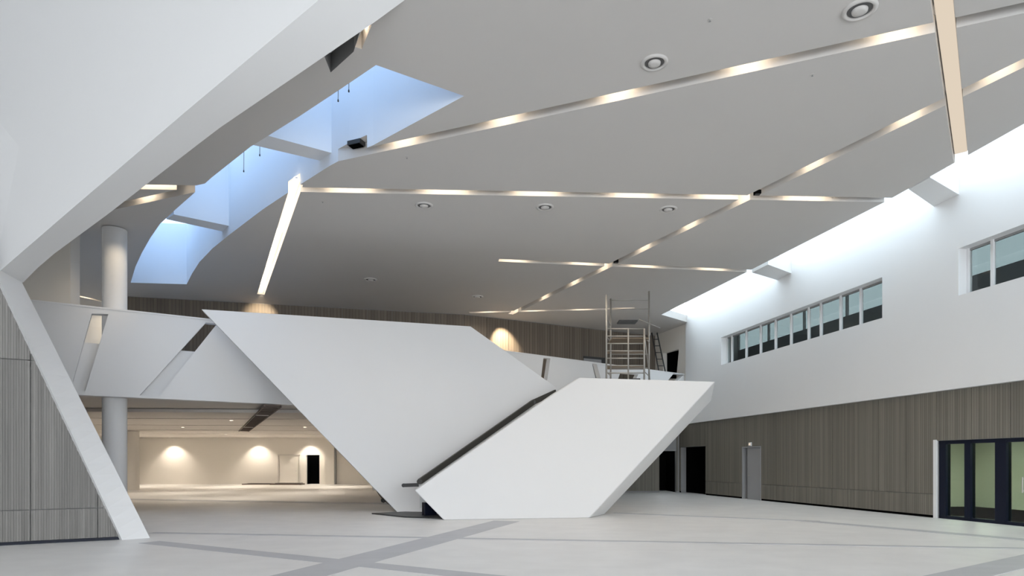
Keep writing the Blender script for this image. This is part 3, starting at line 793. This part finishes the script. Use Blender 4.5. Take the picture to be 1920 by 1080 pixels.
struct(MB().box((-31.1, 29, 4.5), (0.2, 41, 9.2)).build('wall_outer_left', M['warm']))
struct(MB().box((-24.4, 15.2, 3), (13.6, 0.2, 12)).build('wall_outer_near', M['warm']))

# ================================================================== FAR GROUND-FLOOR ROOM
BY = 48.0
def bx(u): return (u - 960) / FPX * BY
rb = struct(holed_wall('wall_far_room', rect(-31, -6, 0, SOF + 0.1), [rect(bx(574), bx(599), -0.01, EYE + (HOR - 853) / FPX * BY)],
                       lambda s, z: Vector((s, BY, z)), (0, 0.25, 0), M['warm']))
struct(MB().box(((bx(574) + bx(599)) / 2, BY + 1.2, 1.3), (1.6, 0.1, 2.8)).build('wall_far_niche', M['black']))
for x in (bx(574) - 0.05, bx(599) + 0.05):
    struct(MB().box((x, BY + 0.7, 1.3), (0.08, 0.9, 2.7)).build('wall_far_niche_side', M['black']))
struct(MB().ext([(-3.0, 34.9, 0), (-7.5, 48.0, 0), (-7.3, 48.0, 0), (-2.8, 34.9, 0)], (0, 0, SOF)).build('wall_far_right', M['warm']))
# closed cream door with frame
fd = struct(MB().box(((bx(522) + bx(563)) / 2, BY - 0.02, 1.05), (bx(560) - bx(525), 0.05, 2.1)).build('door_4', M['warm']))
for x in (bx(522), bx(562)):
    MB().box((x, BY - 0.03, 1.1), (0.09, 0.1, 2.2)).build('door_frame', M['panel'], fd)
MB().box(((bx(522) + bx(562)) / 2, BY - 0.03, 2.2), (bx(562) - bx(522) + 0.09, 0.1, 0.09)).build('door_head', M['panel'], fd)
MB().tube((bx(556), BY - 0.05, 1.0), (bx(556), BY - 0.1, 1.0), 0.02).build('door_handle', M['steel'], fd)
# pilaster on the back wall
struct(MB().box(((bx(611) + bx(629)) / 2, BY - 0.2, SOF / 2), (bx(629) - bx(611), 0.4, SOF)).build('trim_5', M['warm']))
struct(MB().box((bx(630), BY - 0.2, SOF / 2), (0.12, 0.3, SOF)).build('trim_6', M['grey']))
# ceiling panels with dark joints
under = struct(MB().ext([(PB0.x, PB0.y + 0.35, SOF - 0.02), (-7.2, 27.1 + 0.616 * -7.0 + 0.35, SOF - 0.02), (-7.2, 47.9, SOF - 0.02), (-30.8, 47.9, SOF - 0.02), (-30.8, 16.5, SOF - 0.02)], (0, 0, 0.02)).build('ceiling_far_room', M['panel']))
ys = [19.0, 23.2, 27.0, 32.0, 37.0, 42.0, 47.6]
for i, (a, b) in enumerate(zip(ys[:-1], ys[1:])):
    x1 = min(-7.2, (a - 27.4) / 0.616 - 0.7) if a < 24 else -7.2
    sk = 0.9
    if i == 0:
        continue
    MB().ext([(-30.5, a + 0.25 - sk, SOF - 0.16), (x1, a + 0.25 + sk, SOF - 0.16), (x1, min(b + sk - 0.2, 47.9), SOF - 0.16), (-30.5, 47.9 if i == 5 else b - sk, SOF - 0.16)], (0, 0, 0.12)).build('ceiling_panel', M['panel'], under)
# long brown air grille with slats
ga, gb = at_z(457, 808, SOF - 0.18), at_z(512, 760, SOF - 0.18)
d = (gb - ga); ax = frame(d); Lg = d.length
gr = thing('air_grille', 'long brown slatted air grille across the far room ceiling', 'grille', ga)
MB().box(ax[0] * (Lg / 2) + Vector((0, 0, 0.01)), (Lg, 0.52, 0.02), ax).build('grille_back', M['grille'], gr)
for sgn in (-1, 1):
    MB().box(ax[0] * (Lg / 2) + ax[1] * (sgn * 0.26) + Vector((0, 0, -0.02)), (Lg, 0.04, 0.05), ax).build('grille_frame', M['grille'], gr)
for i in range(26):
    MB().box(ax[0] * (Lg * (i + 0.5) / 26) + Vector((0, 0, -0.02)), (0.1, 0.48, 0.03), ax).build('slat', M['panel'] if i % 13 == 6 else M['grille'], gr)
# downlights by the back wall and general lamps
def downlight(x, y, label, group, power, z=SOF - 0.17, spot=1.9, blend=0.6):
    o = thing('downlight', label, 'lamp', (x, y, z), group)
    MB().lathe((0, 0, 0), [(0.10, 0.0), (0.10, -0.015), (0.075, -0.015), (0.07, 0.0)], 20).build('trim_ring', M['white'], o)
    MB().lathe((0, 0, -0.004), [(0.07, 0.0), (0.0, 0.0)], 20).build('lens', M['lens'], o)
    l = bpy.data.lights.new('downlight_light', 'SPOT'); l.energy = power; l.color = (1, 0.89, 0.75); l.spot_size = spot; l.spot_blend = blend; l.shadow_soft_size = 0.07
    lo = bpy.data.objects.new('downlight_light', l); COL.objects.link(lo); lo.parent = o; lo.location = (0, 0, -0.03)
for u, lab in ((318, 'downlight by the far cream wall, left of three'), (479, 'downlight by the far cream wall, middle of three'), (577, 'downlight by the far cream wall above the black doorway')):
    downlight(bx(u) * 0.985, BY - 0.7, lab, 'downlights washing the far wall', 190)
k = 0
for x, y in ((-26, 42.5), (-19, 42.5), (-12, 42.5), (-24, 34), (-17.5, 34), (-11, 34), (-19, 28), (-12.5, 28.5)):
    k += 1
    downlight(x, y, ordn[k - 1] + ' recessed downlight of the far room ceiling, counted from the rear left', 'downlights of the far room', 350 if y > 40 else 190, spot=2.6, blend=0.9)

# columns
def column(u, Y, w_px, z0, z1, label, m):
    x = (u - 960) / FPX * Y; r = w_px / FPX * Y / 2
    o = thing('round_column', label, 'column', (x, Y, z0))
    MB().lathe((0, 0, 0), [(r, 0.06), (r, z1 - z0 - 0.02)], 40).build('shaft', m, o, True)
    MB().lathe((0, 0, 0), [(r * 1.02, 0.0), (r * 1.02, 0.06), (r, 0.06)], 40).build('base_ring', m, o)
column(215, 20.25, 41, 0.0, SOF, 'round white column under the balcony beside the sloping fin', M['white'])
column(215, 20.25, 41, UF, CZ, 'round white column standing on the upper floor, reaching the ceiling', M['white'])
column(249, 38.0, 22, 0.0, SOF - 0.17, 'slim cream column in the far room', M['warm'])
# white framed opening in the far room's left side
lx = -26.5
o = struct(MB().box(((175 - 960) / FPX * 34.5, 34.5, 2.9), (1.6, 0.2, 0.25)).build('trim_7', M['warm']))
struct(MB().box(((183 - 960) / FPX * 34.5, 34.5, 1.5), (0.45, 0.3, 3.0)).build('trim_8', M['warm']))
struct(MB().box((-29, 34.5, 1.8), (7, 0.15, 3.6)).build('wall_far_left', M['warm']))
w5 = struct(MB().box(((169 - 960) / FPX * 34.3, 34.35, 2.2), (0.5, 0.06, 1.3)).build('window_5', M['warm']))
MB().box(((169 - 960) / FPX * 34.3, 34.3, 2.2), (0.36, 0.03, 1.1)).build('pane', M['grey'], w5)
# dark mats lying by the far wall
for u0, u1, v, lab, h in ((372, 470, 906.5, 'thin dark board lying on the far floor, left of the mats', 0.03), (458, 520, 908.5, 'dark rolled mat on the far floor by the door frame', 0.10), (510, 568, 909, 'dark low pile of mats before the cream door', 0.14)):
    y = EYE * FPX / (v - HOR)
    xa, xb = (u0 - 960) / FPX * y, (u1 - 960) / FPX * y
    o = thing('floor_mat', lab, 'mat', ((xa + xb) / 2, y, 0), 'dark mats on the far floor')
    MB().box((0, 0, h * 0.35), (xb - xa, 0.9, h * 0.7)).build('mat_base', M['grille'], o, bevel=0.01)
    MB().box((0.1, 0.05, h * 0.85), ((xb - xa) * 0.8, 0.7, h * 0.3)).build('mat_top', M['dark'], o, bevel=0.008)

# ================================================================== BIG WHITE FOLDED WALLS AROUND THE ESCALATOR
FB = fl(745, 960); FD = (0.9578, 0.2873)
fbp = [(378, 580), (882, 612), (950, 660), (1085, 757), (1000, 940), (960, 955)]
pts = [on_plane(u, v, (FB.x, FB.y), FD, 0.15) for u, v in fbp]
ptl = [Vector((FB.x + FD[0] * s, FB.y + FD[1] * s, 0)) for s in (3.6, 0.0)]
o = MB().ext(pts[:4] + ptl, (-FD[1] * 0.45, FD[0] * 0.45, 0.0)).build('leaning_wall', M['white'])
tag(o, 'huge white kite-shaped leaning wall behind the escalator', 'wall')
NBp, NBq = fl(832, 975), fl(1105, 971)
ND = (NBq - NBp).normalized(); ND = (ND.x, ND.y); KN = 0.5
nb = [on_plane(u, v, (NBp.x, NBp.y), ND, KN) for u, v in ((778, 920), (832, 975), (1105, 971), (1341, 715), (1086, 708), (1040, 737))]
nb[1].z = 0; nb[2].z = 0
thick = Vector((-ND[1] * 0.62, ND[0] * 0.62, 0.0))
nbb = [p + thick for p in nb]
nbb[2] = fl(1133, 964.5); nbb[3] = at_Y(1334, 751, nb[3].y + 1.0)
o = MB().add(nb + nbb, [list(range(6)), list(range(11, 5, -1))] + [(i, (i + 1) % 6, 6 + (i + 1) % 6, 6 + i) for i in range(6)]).build('escalator_side_wall', M['white'])
tag(o, 'white slanted parallelogram wall in front of the escalator', 'wall')
bvm = o.modifiers.new('bevel', 'BEVEL'); bvm.width = 0.03; bvm.segments = 2

# escalator between them
es = thing('escalator', 'escalator rising between the two slanted white walls', 'escalator', (-3.3, 19.8, 0))
E0, E1, E2 = at_Y(787, 903, 20.0), at_Y(1000, 754, 22.0), at_Y(1042, 735, 22.3)
ed = Vector(((E1 - E0).x, (E1 - E0).y, 0)); eax = frame(ed); slope = (E1 - E0).z / ed.length
def bar(mb, a, b, w, h):
    dd_ = (b - a).normalized(); side = Vector((-dd_.y, dd_.x, 0)).normalized(); up = dd_.cross(side) * -1
    if up.z < 0: up = -up
    mb.box((a + b) / 2, ((b - a).length, w, h), (dd_, side, up)); return mb
cap = MB(); bar(cap, E0, E1, 0.12, 0.17); bar(cap, E1, E2, 0.12, 0.17)
cap.tube(E1 - Vector((0, 0.06, 0)), E1 + Vector((0, 0.06, 0)), 0.085, 16).tube(E0 - Vector((0, 0.06, 0)), E0 + Vector((0, 0.06, 0)), 0.085, 16)
rel(cap.build('balustrade_cap', M['rail']), es)
hr = MB(); Eh = at_Y(757, 910, 20.0)
bar(hr, Eh, at_Y(785, 909, 20.0), 0.09, 0.11); hr.tube(Eh - Vector((0, 0.05, 0)), Eh + Vector((0, 0.05, 0)), 0.06, 16)
rel(hr.build('handrail_end', M['dark']), es)
gl = MB().add([E0 + Vector((0.0, 0, -0.06)), E1 + Vector((0, 0, -0.06)), E1 + Vector((0, 0, -0.85)), E0 + Vector((0.0, 0, -0.85))], [(0, 1, 2, 3)])
rel(gl.build('balustrade_glass', M['glass']), es)
nst = 14
for i in range(nst):
    t = (i + 1.2) / nst; c = E0.lerp(E1, t); zt = 0.05 + (E1.z - 0.95 - 0.05) * (i + 1) / nst
    c = c - eax[1] * 0.55
    rel(MB().box((c.x, c.y, zt - 0.12), (0.36, 0.95, 0.24), eax).build('step', M['dark']), es)
pc_ = [fl(697, 964), fl(760, 970.5), fl(836, 973), fl(846, 963), fl(760, 961)]
rel(MB().ext(pc_, (0, 0, 0.035)).build('comb_plate', M['dark']), es)
nw = at_Y(802, 960, 19.3)
rel(MB().box((nw.x + 0.15, nw.y, 0.22), (0.62, 0.22, 0.40), eax).build('newel_block', M['navy'], bevel=0.02), es)
# second, hidden handrail: only its dark end shows at the wall's lower left edge
hd = thing('handrail_stub', 'small dark handrail stub at the lower left edge of the leaning wall', 'handrail', fl(722, 949))
b0 = hd.location.copy()
q = [at_Y(703, 914, b0.y), at_Y(712, 928, b0.y), at_Y(719, 937, b0.y), at_Y(733, 947, b0.y)]
mb_ = MB()
for a, b in zip(q[:-1], q[1:]): mb_.tube(a, b, 0.03, 8)
mb_.tube(at_Y(733, 947, b0.y), Vector((at_Y(733, 947, b0.y).x, b0.y, 0)), 0.03, 8)
rel(mb_.build('rail_tube', M['grille']), hd)
rel(MB().lathe(at_Y(719, 938, b0.y), [(0.0, -0.1), (0.08, -0.06), (0.1, 0.0), (0.08, 0.06), (0.0, 0.1)], 14).build('rail_knob', M['dark'], None, True), hd)
rel(MB().lathe(at_Y(703, 912, b0.y), [(0.0, -0.14), (0.09, -0.14), (0.1, 0.12), (0.0, 0.14)], 14).build('rail_cap', M['warm'], None, True), hd)
# small red clip on the plate edge
# ================================================================== SCAFFOLD TOWER AND LADDER
SY = 25.2
DK = 4.45
struct(MB().ext([(3.2, 23.9, 3.7), (6.1, 24.3, 3.7), (6.1, 31.4, 3.7), (3.2, 29.4, 3.7)], (0, 0, DK - 3.7)).build('landing_bridge', M['white']))
sc = thing('scaffold_tower', 'tall steel scaffold tower with ladder rungs behind the slanted wall', 'scaffold', ((1178 - 960) / FPX * SY, SY + 0.7, DK))
def sx(u, Y): return (u - 960) / FPX * Y
yf, yb = SY, SY + 1.35
posts = [(sx(1137, yf), yf, EYE + (HOR - 585) / FPX * yf), (sx(1208, yf), yf, EYE + (HOR - 616) / FPX * yf),
         (sx(1145, yb), yb, EYE + (HOR - 560) / FPX * yb), (sx(1217, yb), yb, EYE + (HOR - 546) / FPX * yb)]
posts[0] = (posts[0][0], posts[0][1], EYE + (HOR - 553) / FPX * yf)
for x, y, z in posts:
    po = rel(MB().tube((x, y, DK + 0.08), (x, y, z), 0.036, 10).build('post', M['steel'], None, True), sc)
    cs = MB().lathe((x, y, DK), [(0.0, 0.0), (0.09, 0.0), (0.09, 0.05), (0.04, 0.09), (0.0, 0.09)], 12).build('base_foot', M['dark'])
    rel(cs, sc)
for k in range(8):
    z = DK + 0.4 + 0.29 * k
    rel(MB().tube((posts[0][0], yf, z), (posts[1][0], yf, z), 0.024, 8).build('rung', M['steel'], None, True), sc)
    if k % 2 == 0: rel(MB().tube((posts[2][0], yb, z + 0.1), (posts[3][0], yb, z + 0.1), 0.022, 8).build('rung', M['steel'], None, True), sc)
mx_ = sx(1178, yf)
rel(MB().tube((mx_, yf, DK + 0.2), (mx_, yf, 6.9), 0.03, 8).build('middle_post', M['steel'], None, True), sc)
for v in (563, 579):
    z = EYE + (HOR - v) / FPX * yb
    rel(MB().tube((posts[2][0], yb, z), (posts[3][0], yb, z), 0.018, 8).build('guard_rail', M['steel'], None, True), sc)
for i_, j_ in ((0, 2), (1, 3)):
    for z in (5.2, 6.6, 7.3):
        if z < min(posts[i_][2], posts[j_][2]):
            rel(MB().tube((posts[i_][0], yf, z), (posts[j_][0], yb, z), 0.02, 8).build('side_rail', M['steel'], None, True), sc)
rel(MB().tube((posts[1][0], yf, 6.7), (posts[3][0] + 0.05, yb, 4.9), 0.02, 8).build('brace', M['steel'], None, True), sc)
rel(MB().tube((posts[1][0] - 0.2, yf, 7.25), (sx(1237, yb), yb, 7.2), 0.018, 8).build('brace', M['steel'], None, True), sc)
zp = 6.55
rel(MB().box(((posts[0][0] + posts[3][0]) / 2, (yf + yb) / 2, zp), (1.45, 1.0, 0.05)).build('platform', M['wood']), sc)
rel(MB().box(((posts[0][0] + posts[3][0]) / 2, (yf + yb) / 2 + 0.25, 7.35), (0.75, 0.6, 0.05)).build('platform', M['dark']), sc)
rel(MB().box(((posts[0][0] + posts[3][0]) / 2, (yf + yb) / 2, 4.95), (0.85, 0.6, 0.06)).build('platform', M['dark']), sc)
for z in (5.55, 6.2):
    rel(MB().box(((posts[0][0] + posts[3][0]) / 2, yb + 0.03, z), (1.5, 0.03, 0.13)).build('toe_board', M['wood']), sc)
# leaning ladder on the upper floor
LY = 34.4
la = thing('leaning_ladder', 'dark ladder leaning beside the scaffold in front of the black opening', 'ladder', (sx(1243, LY), LY - 0.6, UF))
tops = [at_Y(1222, 624, LY + 0.4), at_Y(1232, 624, LY + 0.4)]; bots = [Vector((sx(1237, LY), LY - 0.7, UF)), Vector((sx(1250, LY), LY - 0.7, UF))]
for t, b in zip(tops, bots): rel(MB().tube(b, t, 0.035, 8).build('ladder_rail', M['dark'], None, True), la)
for i in range(1, 9):
    f = i / 9; rel(MB().tube(bots[0].lerp(tops[0], f), bots[1].lerp(tops[1], f), 0.022, 8).build('rung', M['dark'], None, True), la)
